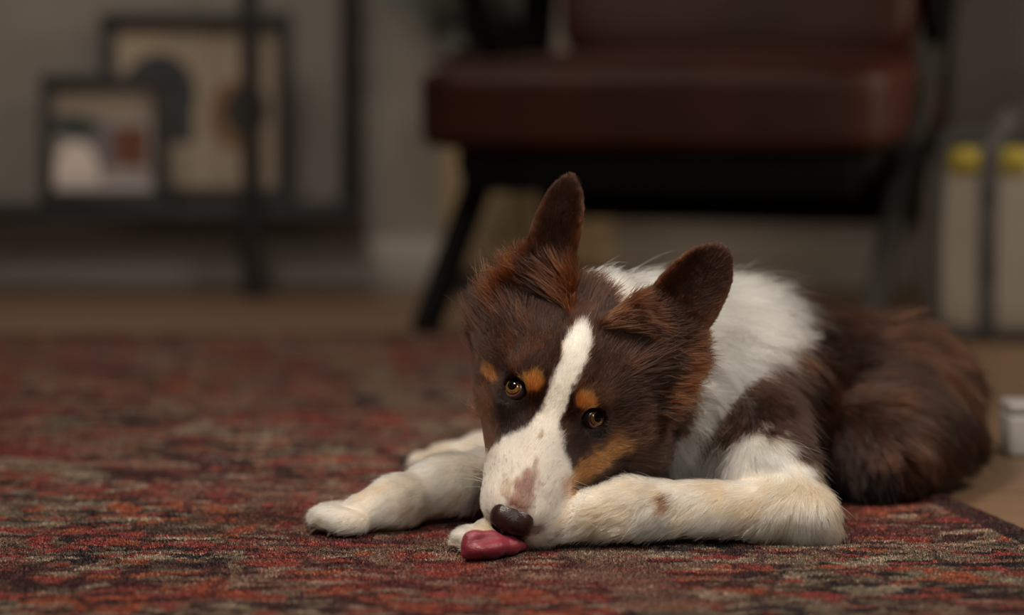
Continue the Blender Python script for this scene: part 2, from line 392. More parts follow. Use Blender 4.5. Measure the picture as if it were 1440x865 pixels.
# ------------------------------------------------------------------ canvas bag
canvas = noisy('cream_canvas', (.33, .285, .225), (.39, .34, .275), 6, .9, .3, 260)
strap_m = noisy('dark_webbing', (.05, .047, .045), (.075, .07, .068), 30, .8)
BD = 3.84
bag = empty('canvas_bag', (xat(1475, BD), BD + .105, FLOOR_Z), math.radians(-5))
bw, bd_, bh = .36, .20, .325
bm = bmesh.new(); cushion(bm, bw, bd_, bh, crown=0, e=6)
for v in bm.verts:
    f = (v.co.z / bh + .5); k = 1.0 - .05 * f ** 3 + .03 * math.sin(f * math.pi)
    v.co.x *= k; v.co.y *= k
    if v.co.z > bh * .46: v.co.z -= .012 * (1 - (abs(v.co.x) / (bw / 2)) ** 2)
bmesh.ops.translate(bm, vec=(0, 0, bh / 2), verts=bm.verts); bagbody = obj('bag_body', bm, canvas, bag, angle=80)
def rim(x, y0, y1, r=.007):
    """piping up the edge of the bag front"""
    return [(x, y0, .012), (x * 1.02, y0 - .002, .06), (x * 1.03, y0 - .003, .16), (x, y0 + .002, .26), (x * .95, y0 + .012, .315), (x * .9, y0 + .05, .327), (x * .9, y1, .327)]
for s in (-1, 1):
    bm = bmesh.new(); tube(bm, rim(s * (bw / 2 - .014), -bd_ / 2 + .014, bd_ / 2 - .03), .011, 10); obj('piping', bm, strap_m, bag)
bm = bmesh.new(); bx(bm, -bw / 2 + .012, bw / 2 - .012, -bd_ / 2 + .008, bd_ / 2 - .008, 0, .03, .01, 3); obj('bag_base', bm, strap_m, bag)
for s in (-1, 1):
    bm = bmesh.new()
    path = [(s * .088, -.104, .02), (s * .089, -.107, .10), (s * .089, -.107, .22), (s * .087, -.102, .295), (s * .075, -.09, .335), (s * .05, -.075, .365), (0, -.07, .375)]
    for k in range(len(path) - 1):
        beam(bm, path[k], path[k + 1], .03, .006, .001, (0, -1, .01))
    obj('strap', bm, strap_m, bag)
bm = bmesh.new(); bx(bm, -bw / 2 + .03, bw / 2 - .03, -.07, .07, .31, .338, .012, 3); obj('zip_panel', bm, strap_m, bag)
tag(bag, 'cream canvas bag with dark straps standing on the floor at the right', 'bag')
yel = noisy('yellow_felt', (.30, .235, .03), (.38, .30, .05), 30, .95, .4, 300)
for dx in (-.124, -.050):
    bm = bmesh.new(); tube(bm, [(dx - .026, -.082, .286), (dx - .022, -.082, .286), (dx - .010, -.084, .288), (dx + .010, -.084, .288), (dx + .022, -.082, .286), (dx + .026, -.082, .286)], [.012, .021, .025, .025, .021, .012], 16)
    obj('yellow_trim', bm, yel, bag)['label'] = 'padded yellow trim along the bag top'
# ------------------------------------------------------------------ small white block on the floor, right edge
wb = empty('white_block', (xat(1421, 2.60) + .036, 2.63, FLOOR_Z)); wp_m = noisy('white_plastic', (.27, .255, .24), (.30, .285, .27), 5, .5)
bm = bmesh.new(); bx(bm, -.035, .035, -.03, .03, 0, .047, .006, 4); obj('shell', bm, wp_m, wb)
bm = bmesh.new(); bx(bm, -.035, .035, -.03, .03, .0475, .060, .005, 4); obj('lid', bm, wp_m, wb)
tag(wb, 'small white plastic block on the wooden floor at the right edge', 'block')

# ================================================================== THE DOG
# ---- head frame: x = the dog's left, y = dorsal, z = towards the nose; origin between the eyes
def rotm(axis, a): return np.array(Matrix.Rotation(a, 3, axis))
HP, HR, HY = math.radians(49), math.radians(17.5), math.radians(-4)
B0 = np.array([[1, 0, 0], [0, -math.sin(HP), math.cos(HP)], [0, -math.cos(HP), -math.sin(HP)]])   # rows: x, dorsal, forward
yw = rotm('Y', HY); HB = (yw.T @ B0)
roll = np.array([[math.cos(HR), 0, math.sin(HR)], [0, 1, 0], [-math.sin(HR), 0, math.cos(HR)]])
HB = HB @ roll.T                                       # rows are head axes in world
HO = at(778, 573, 2.035)
def h2w(p): return HO + np.asarray(p, float) @ HB
def hdir(p): p = np.asarray(p, float) @ HB; return p / np.linalg.norm(p)
def w2h(P): return (P - HO) @ HB.T

class Prim:
    """one building block of the body's distance field, with the way its coat lies"""
    def __init__(s, kind, data, k, region, flow, length, lift, op='add'):
        s.kind, s.data, s.k, s.region, s.flow, s.length, s.lift, s.op = kind, data, k, region, flow, length, lift, op
    def box(s):
        if s.kind == 'cone':
            a, ra, b, rb = s.data; r = max(ra, rb); return np.minimum(a, b) - r, np.maximum(a, b) + r
        if s.kind == 'ell':
            c, R, B = s.data; r = max(R); return c - r, c + r
        if s.kind == 'ear':
            o, U, V, W, L, prof = s.data; c = o + U * L / 2; r = L * .75 + .02; return c - r, c + r
    def dist(s, P):
        if s.kind == 'cone':
            a, ra, b, rb = s.data; ab = b - a; L2 = ab @ ab
            h = np.clip(((P - a) @ ab) / L2, 0, 1)
            d = P - a - h[..., None] * ab
            return np.sqrt((d * d).sum(-1)) - (ra + (rb - ra) * h)
        if s.kind == 'ell':
            c, R, B = s.data; q = (P - c) @ B.T
            k0 = np.sqrt(((q / R) ** 2).sum(-1)); k1 = np.sqrt(((q / (R * R)) ** 2).sum(-1)) + 1e-9
            return k0 * (k0 - 1) / k1
        if s.kind == 'ear':
            o, U, V, W, L, (hw0, cup, th) = s.data; q = P - o
            u, v, w_ = q @ U / L, q @ V, q @ W
            uc = np.clip(u, -.25, .985)
            prof = hw0 * np.where(uc < .3, 1.0 + 1.1 * (.3 - uc), np.clip(1 - ((uc - .3) / .7) ** 2.6, 0, 1) ** .62)
            dp = np.sqrt(np.maximum(np.abs(v) - prof, 0) ** 2 + (np.maximum(u - uc, 0) * L) ** 2 + (np.minimum(u - uc, 0) * L) ** 2)
            inside = np.minimum(prof - np.abs(v), .004)
            dp = np.where((np.abs(v) < prof) & (u <= .985), -inside, dp)
            wc = cup * v * v - .10 * L * (u ** 2) * .5
            t2 = th * (1.0 + 1.2 * np.clip(.35 - u, 0, .6))
            dt = np.abs(w_ - wc) - t2
            return np.sqrt(np.maximum(dp, 0) ** 2 + np.maximum(dt, 0) ** 2) + np.minimum(np.maximum(dp, dt), 0) - .0012
prims = []
def cone(a, ra, b, rb, k, region, flow, length, lift=.35, op='add'):
    prims.append(Prim('cone', (np.array(a, float), ra, np.array(b, float), rb), k, region, np.array(flow, float), length, lift, op))
def ell(c, R, k, region, flow, length, lift=.35, B=None, op='add'):
    prims.append(Prim('ell', (np.array(c, float), np.array(R, float), np.eye(3) if B is None else B), k, region, np.array(flow, float), length, lift, op))

# ---- trunk: runs away from the camera and to the right, curled
AX = np.array([.47, .88, 0.0]); AX /= np.linalg.norm(AX)
SIDE = np.array([.88, -.47, 0.0]); SIDE /= np.linalg.norm(SIDE)      # the dog's left flank, towards the camera
UPV = np.array([0, 0, 1.0])
TB = np.stack([SIDE, AX, UPV])
bflow = AX * 1.0 - UPV * .35 + SIDE * .25
ell((.215, 2.325, .100), (.100, .16, .098), .03, 'body', bflow, .042, .32, TB)
ell((.315, 2.46, .080), (.105, .16, .075), .05, 'body', bflow, .042, .30, TB)
ell((.375, 2.555, .068), (.10, .12, .062), .05, 'body', AX * .7 - UPV * .6 + SIDE * .5, .036, .28, TB)
# thigh of the near hind leg, folded against the flank
cone((.402, 2.47, .074), .072, (.345, 2.285, .048), .046, .035, 'body', AX * .35 - UPV * .9 + SIDE * .35, .032, .26)
cone((.345, 2.285, .045), .040, (.44, 2.40, .034), .028, .03, 'body', AX * .6 - UPV * .5, .022, .28)
# tail behind the rump
cone((.45, 2.64, .06), .03, (.44, 2.76, .03), .022, .03, 'body', (0, 1, -.2), .05, .4)
# ---- neck with the white collar
cone(h2w((.016, -.010, -.098)), .048, (.187, 2.26, .118), .078, .04, 'neck', AX * .8 - UPV * .5 + np.array([.35, -.1, 0]), .042, .45)
cone(h2w((0, -.045, -.07)), .040, (.16, 2.20, .085), .070, .03, 'neck', (.3, .1, -1.0), .045, .35)
# ---- near (left) foreleg: shoulder, upper arm, elbow, forearm laid across the front, paw
cone((.205, 2.235, .105), .060, (.226, 2.105, .054), .037, .03, 'near_leg', (.25, -.1, -.9), .020, .30)
cone((.226, 2.095, .046), .034, (.258, 2.056, .022), .019, .02, 'near_leg', (.5, -.2, -.7), .014, .30)
ell((.262, 2.056, .013), (.014, .013, .011), .012, 'near_leg', (1, .1, -.15), .030, .25)
cone((.246, 2.060, .027), .0245, (.10, 2.040, .031), .0240, .02, 'near_leg', (-.9, -.15, -.45), .013, .28)
cone((.10, 2.040, .031), .0240, (.015, 2.022, .024), .0185, .015, 'near_leg', (-.9, -.2, -.4), .012, .28)
cone((.015, 2.022, .022), .018, (-.018, 2.012, .016), .0140, .012, 'near_leg', (-1, -.1, -.3), .007, .25)
for i, (x, y, z, r) in enumerate(((-.030, 1.998, .0115, .0095), (-.037, 2.009, .0115, .010), (-.034, 2.022, .0115, .010), (-.024, 2.034, .011, .009))):
    ell((x, y, z), (r * 1.35, r, r), .005, 'near_leg', (-1, -.1, -.3), .006, .25)
# ---- far (right) foreleg: reaches forward to the left
cone((.10, 2.30, .10), .058, (.045, 2.275, .050), .034, .03, 'far_leg', (-.5, -.3, -.7), .018, .3)
cone((.045, 2.255, .042), .029, (-.06, 2.145, .035), .0215, .02, 'far_leg', (-.8, -.45, -.3), .013, .28)
cone((-.06, 2.145, .034), .0215, (-.100, 2.112, .026), .0205, .025, 'far_leg', (-.85, -.3, -.3), .012, .28)
cone((-.100, 2.112, .025), .0205, (-.128, 2.099, .019), .0180, .016, 'far_leg', (-.9, -.3, -.3), .008, .25)
for i, (x, y, z, r) in enumerate(((-.142, 2.076, .014, .0120), (-.155, 2.086, .015, .0130), (-.157, 2.102, .015, .0130), (-.146, 2.119, .014, .0115))):
    ell((x, y, z), (r * 1.5, r * .85, r * .95), .007, 'far_leg', (-1, -.25, -.3), .008, .25)
# ---- far hind leg stretched out under the belly, paw showing behind the foreleg
cone((.20, 2.53, .07), .06, (.06, 2.50, .028), .025, .03, 'hind_leg', (-1, -.3, -.2), .016, .3)
cone((.06, 2.50, .026), .021, (-.03, 2.45, .021), .0165, .015, 'hind_leg', (-1, -.3, -.2), .012, .28)
cone((-.03, 2.45, .020), .0165, (-.070, 2.436, .017), .0145, .012, 'hind_leg', (-1, -.3, -.2), .008, .25)
for i, (x, y, z, r) in enumerate(((-.080, 2.418, .012, .0095), (-.090, 2.426, .0125, .0105), (-.090, 2.440, .0125, .0105), (-.080, 2.452, .012, .0095))):
    ell((x, y, z), (r * 1.4, r, r), .006, 'hind_leg', (-1, -.3, -.3), .006, .25)
# ---- head
H = 'head'; HF = hdir((0, .2, -1))
ell(h2w((0, .000, -.062)), (.050, .046, .066), .02, H, HF, .010, .3, HB)
for s in (-1, 1):
    ell(h2w((s * .048, -.014, -.064)), (.034, .043, .048), .024, H, hdir((s * .5, -.3, -1)), .030, .5, HB)
    ell(h2w((s * .023, .010, -.018)), (.020, .016, .022), .014, H, HF, .007, .3, HB)
    ell(h2w((s * .030, -.020, -.012)), (.017, .018, .026), .016, H, hdir((s * .4, 0, -1)), .007, .3, HB)
    ell(h2w((s * .0150, -.0355, .068)), (.0175, .018, .032), .012, H, hdir((s * .4, 0, -1)), .005, .3, HB)
for s in (-1, 1):
    ell(h2w(((.047 if s > 0 else -.036), -.036, -.046)), (.036 if s > 0 else .030, .038, .046), .022, H, hdir((s * .35, -.8, -.8)), .026, .40, HB)
    if s > 0:
        ell(at(893, 626, 2.085), (.030, .030, .030), .020, H, hdir((.5, -.9, -.4)), .020, .40)
        ell(h2w((.046, -.043, .000)), (.022, .022, .030), .016, H, hdir((.5, -.5, -.8)), .009, .35, HB)
        ell(h2w((.062, -.040, -.044)), (.034, .036, .042), .020, H, hdir((.3, -.9, -.6)), .024, .40, HB)
    cone(h2w((s * .040, -.034, -.024)), .027, h2w((s * .0165, -.037, .046)), .0185, .018, H, hdir((s * .5, -.1, -1)), .007, .32)
cone(h2w((0, -.010, -.012)), .0285, h2w((0, -.0275, .082)), .0185, .018, H, HF, .005, .3)
ell(h2w((0, -.0275, .094)), (.0175, .0150, .012), .008, H, HF, .004, .3, HB)
cone(h2w((0, -.042, -.04)), .026, h2w((0, -.046, .035)), .014, .012, H, HF, .010, .3)
# ---- ears
CAMH = np.array([0, .80, .61])
ears = []
def ear(base, tip, hw, twist, cup, region, over=1.04):
    b, t = np.array(base), np.array(tip); U = t - b; L = np.linalg.norm(U); U = U / L
    W = CAMH - (CAMH @ U) * U; W /= np.linalg.norm(W); V = np.cross(U, W)
    c, s = math.cos(twist), math.sin(twist); W, V = W * c + V * s, V * c - W * s
    data = (h2w(b), U @ HB, V @ HB, W @ HB, L * over, (hw, cup, .0024))
    prims.append(Prim('ear', data, .010, region, U @ HB, .007, .25)); ears.append((data, region))
ear((-.044, .040, -.088), (-.056, .104, -.154), .0205, -.30, 8, 'far_ear')
ear((.062, .036, -.086), (.088, .092, -.148), .0290, .22, 5, 'near_ear')

# ---- distance field on a grid, then surface nets -> one continuous body mesh
VOX = .0024
lo = np.array([-.20, 1.955, -.006]); hi = np.array([.53, 2.80, .345])
dims = np.ceil((hi - lo) / VOX).astype(int)
G = np.full(dims, .05, np.float32); G_LEG = G.copy()
def smin(a, b, k):
    h = np.maximum(k - np.abs(a - b), 0) / k
    return np.minimum(a, b) - h * h * k * .25
for p in prims:
    b0, b1 = p.box(); m_ = p.k + 3 * VOX
    i0 = np.clip(np.floor((b0 - m_ - lo) / VOX).astype(int), 0, dims); i1 = np.clip(np.ceil((b1 + m_ - lo) / VOX).astype(int) + 1, 0, dims)
    g = np.stack(np.meshgrid(*[lo[a] + VOX * np.arange(i0[a], i1[a], dtype=np.float64) for a in range(3)], indexing='ij'), -1).astype(np.float32)
    sl = tuple(slice(i0[a], i1[a]) for a in range(3))
    T_ = G_LEG if p.region == 'near_leg' else G
    T_[sl] = smin(T_[sl], p.dist(g).astype(np.float32), p.k)
G = smin(G, G_LEG, .007)
# sockets for the eyes
EYE_R = .0114
eyes = []
for s in (-1, 1):
    c = np.array([s * .0335, -.0048, -.0078]); eyes.append((s, c, h2w(c)))
for s, c, cw in eyes:
    i0 = np.floor((cw - .02 - lo) / VOX).astype(int); i1 = np.ceil((cw + .02 - lo) / VOX).astype(int)
    g = np.stack(np.meshgrid(*[lo[a] + VOX * np.arange(i0[a], i1[a]) for a in range(3)], indexing='ij'), -1)
    sl = tuple(slice(i0[a], i1[a]) for a in range(3))
    gz = np.array([0, 0, CAM_H]) - cw; gz = gz / np.linalg.norm(gz) * .016
    hh = np.clip(((g - cw) @ gz) / (gz @ gz), 0, 1)
    d = np.sqrt(((g - cw - hh[..., None] * gz) ** 2).sum(-1)) - .0092
    G[sl] = -smin(-G[sl], d.astype(np.float32), .004)
zz = lo[2] + VOX * np.arange(dims[2])
G = np.maximum(G, (.0012 - zz)[None, None, :].astype(np.float32))
def surface_nets(G):
    S = G < 0
    c = [S[dx:S.shape[0] - 1 + dx, dy:S.shape[1] - 1 + dy, dz:S.shape[2] - 1 + dz] for dx in (0, 1) for dy in (0, 1) for dz in (0, 1)]
    cnt = sum(x.astype(np.int8) for x in c); act = (cnt > 0) & (cnt < 8)
    idx = np.full(act.shape, -1, np.int64); ijk = np.argwhere(act); idx[act] = np.arange(len(ijk))
    acc = np.zeros((len(ijk), 3)); num = np.zeros(len(ijk))
    corner = [np.array((dx, dy, dz)) for dx in (0, 1) for dy in (0, 1) for dz in (0, 1)]
    for a in range(8):
        for b in range(a + 1, 8):
            if np.abs(corner[a] - corner[b]).sum() != 1: continue
            pa, pb = ijk + corner[a], ijk + corner[b]
            va, vb = G[pa[:, 0], pa[:, 1], pa[:, 2]].astype(float), G[pb[:, 0], pb[:, 1], pb[:, 2]].astype(float)
            cr = (va < 0) != (vb < 0); t = np.where(cr, va / np.where(cr, va - vb, 1), 0)
            acc += np.where(cr[:, None], corner[a] + t[:, None] * (corner[b] - corner[a]), 0); num += cr
    V = ijk + acc / num[:, None]
    Q = []
    for ax in range(3):
        o = [(1, 2), (2, 0), (0, 1)][ax]
        sl0 = [slice(1, -1)] * 3; sl1 = [slice(1, -1)] * 3
        sl0[ax] = slice(0, -1); sl1[ax] = slice(1, None)
        # edges along ax
        A, Bm = S[tuple(slice(None, -1) if k == ax else slice(1, -1) for k in range(3))], S[tuple(slice(1, None) if k == ax else slice(1, -1) for k in range(3))]
        for flip in (False, True):
            e = np.argwhere(A & ~Bm) if not flip else np.argwhere(~A & Bm)
            if not len(e): continue
            base = e.copy(); base[:, o[0]] += 1; base[:, o[1]] += 1
            def cell(d0, d1):
                q = base.copy(); q[:, o[0]] -= d0; q[:, o[1]] -= d1; return idx[q[:, 0], q[:, 1], q[:, 2]]
            q = np.stack([cell(1, 1), cell(0, 1), cell(0, 0), cell(1, 0)], 1)
            Q.append(q if not flip else q[:, ::-1])
    return V, np.concatenate(Q)
def mesh_from(name, V, Q):
    me = bpy.data.meshes.new(name); me.vertices.add(len(V)); me.vertices.foreach_set('co', V.astype(np.float32).ravel())
    me.loops.add(Q.size); me.loops.foreach_set('vertex_index', Q.astype(np.int32).ravel())
    me.polygons.add(len(Q)); me.polygons.foreach_set('loop_start', np.arange(0, Q.size, 4, dtype=np.int32))
    me.update(calc_edges=True); me.validate(); return me
V, Q = surface_nets(G)
V = lo + V * VOX
# relax once or twice so the voxels leave no steps
for _ in range(2):
    acc = np.zeros_like(V); n = np.zeros(len(V))
    for a in range(4):
        b = (a + 1) % 4
        np.add.at(acc, Q[:, a], V[Q[:, b]]); np.add.at(acc, Q[:, b], V[Q[:, a]]); np.add.at(n, Q[:, a], 1); np.add.at(n, Q[:, b], 1)
    V = V * .5 + .5 * acc / n[:, None]
fn = np.cross(V[Q[:, 2]] - V[Q[:, 0]], V[Q[:, 3]] - V[Q[:, 1]]); farea = np.linalg.norm(fn, axis=1) * .5
VN = np.zeros_like(V)
for a in range(4): np.add.at(VN, Q[:, a], fn)
VN /= np.linalg.norm(VN, axis=1)[:, None] + 1e-12

# ---- smooth random field used for ragged colour borders and stray locks
def vnoise(P, scale, seed):
    q = P * scale; i = np.floor(q).astype(np.int64); f = q - i; f = f * f * (3 - 2 * f); out = 0
    for dx in (0, 1):
        for dy in (0, 1):
            for dz in (0, 1):
                h = ((i[:, 0] + dx) * 73856093 ^ (i[:, 1] + dy) * 19349663 ^ (i[:, 2] + dz) * 83492791 ^ seed * 2654435761) & 0xFFFFFF
                h = (h * 1103515245 + 12345) & 0xFFFFFF
                wgt = (f[:, 0] if dx else 1 - f[:, 0]) * (f[:, 1] if dy else 1 - f[:, 1]) * (f[:, 2] if dz else 1 - f[:, 2])
                out = out + wgt * (h / 0xFFFFFF)
    return out * 2 - 1
WHITE, CREAM, BROWN, DARK, TAN, COPPER, BLACK, LIVER = (np.array(c) for c in (
    (.80, .73, .62), (.54, .385, .24), (.0215, .0074, .0035), (.009, .0036, .0024), (.30, .115, .030), (.085, .028, .009), (.008, .005, .004), (.17, .068, .052)))
def ss(x, a, b): t = np.clip((x - a) / (b - a), 0, 1); return t * t * (3 - 2 * t)
REG = ['head', 'far_ear', 'near_ear', 'neck', 'body', 'near_leg', 'far_leg', 'hind_leg']
def coat(P, N):
    """colour, flow, length and lift of the coat at points on the skin"""
    n = len(P); D = np.stack([p.dist(P) for p in prims], 1)
    Wt = np.exp(-np.clip(D - D.min(1, keepdims=True), 0, .2) / .010)
    Wt /= Wt.sum(1, keepdims=True)
    flow = Wt @ np.stack([p.flow / np.linalg.norm(p.flow) for p in prims])
    length = Wt @ np.array([p.length for p in prims]); lift = Wt @ np.array([p.lift for p in prims])
    rw = np.stack([Wt[:, [i for i, p in enumerate(prims) if p.region == r]].sum(1) for r in REG], 1)
    reg = rw.argmax(1)
    h = w2h(P); hx, hy, hz = h.T; ax = np.abs(hx); q = hy * .682 - hz * .731
    n1, n2, n3 = vnoise(P, 90, 1), vnoise(P, 260, 2), vnoise(P, 40, 3)
    # --- flow on the head: away from the nose, down and out over the cheeks
    isear = (reg == 1) | (reg == 2)
    hw_ = rw[:, 0]
    rad = h - np.array([0, -.045, .115]); rad /= np.linalg.norm(rad, axis=1)[:, None]
    rad = rad + np.stack([np.sign(hx) * .55 * ss(ax, .03, .06), -.75 * ss(ax, .035, .06) * ss(-hz, .02, .06), 0 * hx], 1)
    flow = flow * (1 - hw_)[:, None] + (rad @ HB) * hw_[:, None]
    hl = .0042 + .0050 * ss(-hz, -.02, .05) + .004 * ss(-hz, .05, .10)
    cheek = ss(ax, .040, .060) * ss(-hz, .030, .060)
    hl = hl + cheek * .040
    hl = hl + .014 * ss(-hy, .03, .06) * ss(-hz, .0, .05)
    length = length * (1 - hw_) + hl * hw_
    lift = lift * (1 - hw_) + (.26 + .46 * cheek) * hw_
    for s, c, cw in eyes:
        r = P - cw; dd = np.linalg.norm(r, axis=1); ne = ss(.026 - dd, 0, .012) * hw_
        flow = flow * (1 - ne)[:, None] + (r / (dd[:, None] + 1e-6)) * ne[:, None]
        length = length * (1 - .55 * ne); lift = lift * (1 - .6 * ne)
    # --- ears: short coat, long tufts at the base
    for (data, rname) in ears:
        o, U, Vv, Wv, L, _ = data; m_ = reg == REG.index(rname)
        r = P - o; u = r @ U / L; front = (N @ Wv) > 0
        tuft = m_ & (u < .36)
        length = np.where(m_, .0045, length); lift = np.where(m_, .25, lift)
        tl = ss(.36 - u, 0, .35)
        length = np.where(tuft, (.0045 + (.024 if rname == 'far_ear' else .014) * tl), length); lift = np.where(tuft, .25 + .35 * tl, lift)
        side = np.clip((r @ Vv) / .02, -1, 1)[:, None]
        flow = np.where(m_[:, None], U + side * Vv * .35, flow)
        out = -1.0 if rname == 'far_ear' else 1.0
        X = hdir((out, -.1, .0))
        flow = np.where(tuft[:, None], U * (1 - .5 * tl)[:, None] + X * tl[:, None] * .9, flow)
    # --- body hair over the nape stands a bit
    s_ax = P[:, 0] * .47 + P[:, 1] * .88
    # ------------------------------------------------------------ colours
    col = np.tile(BROWN, (n, 1)); set_ = lambda m, c: np.copyto(col, c * m[:, None] + col * (1 - m[:, None]))
    set_(ss(n3, -.1, .6) * .5, COPPER)
    body = (reg == 4) | (reg == 3)
    # darker flank, black belly line, redder back and thigh
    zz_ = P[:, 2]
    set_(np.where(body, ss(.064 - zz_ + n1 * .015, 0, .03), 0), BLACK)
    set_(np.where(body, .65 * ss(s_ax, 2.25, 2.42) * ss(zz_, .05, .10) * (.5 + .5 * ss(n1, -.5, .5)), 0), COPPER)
    # collar
    wl = np.interp(zz_, [.05, .08, .098, .127, .155, .173, .20, .24], [1.92, 1.935, 1.945, 1.985, 2.045, 2.115, 2.15, 2.17])
    coll = np.where((reg == 3) | (reg == 4) | (reg == 5) & (zz_ > .085), ss(wl - s_ax + n1 * .016 + n2 * .008, -.006, .010), 0)
    set_(coll, WHITE)
    # legs and chest white
    leg = (reg >= 5)
    zl = np.interp(P[:, 0], [.10, .150, .165, .180, .213, .232, .250, .266, .285], [.10, .100, .088, .083, .091, .088, .074, .048, .0])
    lim = np.where(reg == 5, ss(zl + n1 * .008 + n2 * .003 - zz_, -.004, .006) * ss(2.20 + n1 * .02 - P[:, 1], -.01, .01), 1.0)
    set_(np.where(leg, 1.0, 0) * (1 - coll), BROWN); set_(np.where(leg, lim, 0), WHITE)
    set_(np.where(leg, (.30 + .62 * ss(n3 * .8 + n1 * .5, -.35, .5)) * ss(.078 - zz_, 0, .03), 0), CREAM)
    chest = ss(2.20 - P[:, 1] + n1 * .01, 0, .015) * ss(zl + n1 * .008 + n2 * .003 - zz_, -.004, .006)
    set_(np.where(body, chest, 0), WHITE)
    spot = at(940, 700, 2.02); dd = np.linalg.norm(P - spot, axis=1)
    set_(np.where(leg, ss(.009 + n2 * .003 - dd, -.003, .003) * .95, 0), np.array([.085, .034, .015]))
    # head
    hd = reg == 0; set_(np.where(hd, 1.0, 0), BROWN)
    set_(np.where(hd, ss(n1, .0, .8) * .35, 0), COPPER)
    set_(np.where(hd, ss(ax, .05, .085) * ss(-hz, .03, .07) * (.15 + .5 * ss(n1 + n2 * .5, -.1, .8)), 0), COPPER)
    set_(np.where(hd, .75 * ss(.020 - np.hypot((ax - .034), hy + .002), 0, .008), 0), DARK)
    # tan points
    e1 = np.hypot((ax - .0235) / .0090, (q - .0150) / .0085)
    set_(np.where(hd & (hz > -.045), ss(1.15 + n2 * .15 - e1, 0, .35), 0), TAN)
    set_(np.where(hd & (hx < 0), .6 * ss(.010 + n2 * .003 - np.hypot(hx + .060, q - .004), 0, .006), 0), TAN)
    # blaze and white muzzle
    half = np.interp(q, [-.10, -.05, -.038, -.025, -.010, .03, .055, .072, .085], [.050, .036, .030, .018, .0105, .0095, .0120, .0060, -.01])
    set_(np.where(hd, ss(half + n2 * .0022 + n1 * .0012 - ax, -.0012, .0025), 0), WHITE)
    set_(np.where(hd & (hz > .040), ss(.034 + .25 * np.clip(hz - .04, 0, .03) + n2 * .002 - ax, 0, .004), 0), WHITE)
    set_(np.where(hd & (hy < -.05) & (ax < .035), ss(-.05 - hy + n1 * .008, 0, .01), 0), WHITE)
    set_(np.where(hd & (hz > .0), ss(hz, .0, .05) * (.55 + .25 * n2), 0), np.minimum(col, np.array([.50, .42, .36])))
    band = np.abs((ax - .048) * .866 - (q + .036) * .5); along = (ax - .048) * .5 + (q + .036) * .866
    set_(np.where(hd, np.where(hx > 0, .8, .08) * ss(.0135 + n2 * .003 + n1 * .003 - band, 0, .010) * ss(.040 - np.abs(along), 0, .014) * ss(ax, .024, .034), 0), TAN)
    # liver patch above the nose leather, a small fleck on the bridge, freckled lips
    set_(np.where(hd & (hz > .035), .85 * ss(1.1 + n2 * .3 + n1 * .1 - np.hypot((hx - .002) / (.0085 + .25 * np.clip(hz - .065, 0, .03)), (hz - .083) / .027), 0, .6) * ss(hy, -.034, -.024) * ss(.0145 - ax, 0, .003), 0), LIVER)
    set_(np.where(hd & (hz > .035), .5 * ss(1.0 + n2 * .3 - np.hypot((hx + .013) / .006, (hz - .084) / .008), 0, .4), 0), np.array([.30, .19, .09]))
    set_(np.where(hd, .7 * ss(1.0 + n2 * .3 - np.hypot((hx + .002) / .003, (hz - .036) / .006), 0, .4), 0), np.array([.25, .15, .08]))
    fr = vnoise(P, 420, 9)
    set_(np.where(hd & (hz > .055) & (ax > .010), .6 * ss(fr, .35, .65), 0), LIVER)
    # ears
    set_(np.where(isear, 1.0, 0), BROWN * .95)
    for (data, rname) in ears:
        o, U, Vv, Wv, L, prm = data; m_ = reg == REG.index(rname); r = P - o; u = r @ U / L
        edge = ss(np.abs(r @ Vv) / prm[0], .55, .95)
        set_(np.where(m_, .45 * edge, 0), COPPER)
        set_(np.where(m_, .75 * ss(.36 - u + n1 * .16, 0, .25) * ss(n1 + n2 * .5, -.1, .6), 0), COPPER * 1.35)
    col = col * (1 + .10 * n2[:, None])
    return col, flow, length, lift, reg, n1, n2

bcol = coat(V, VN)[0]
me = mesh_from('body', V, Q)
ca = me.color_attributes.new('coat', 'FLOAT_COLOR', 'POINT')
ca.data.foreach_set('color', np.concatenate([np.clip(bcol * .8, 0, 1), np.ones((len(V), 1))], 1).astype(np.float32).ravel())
skin = mat('dog_skin', rough=.8, spec=.2); t = NT(skin); an = t.new('ShaderNodeAttribute', attribute_name='coat'); t.link(an.outputs['Color'], t.b.inputs['Base Color'])
dog = empty('dog', (.12, 2.25, 0)); DI = Matrix.Translation(dog.location).inverted()
def under_dog(o): o.parent = dog; o.matrix_parent_inverse = DI; return o
body = under_dog(link_mesh('body', me, skin))
tag(dog, 'brown and white collie dog with tan eyebrow spots, lying on the rug licking its paw', 'dog')

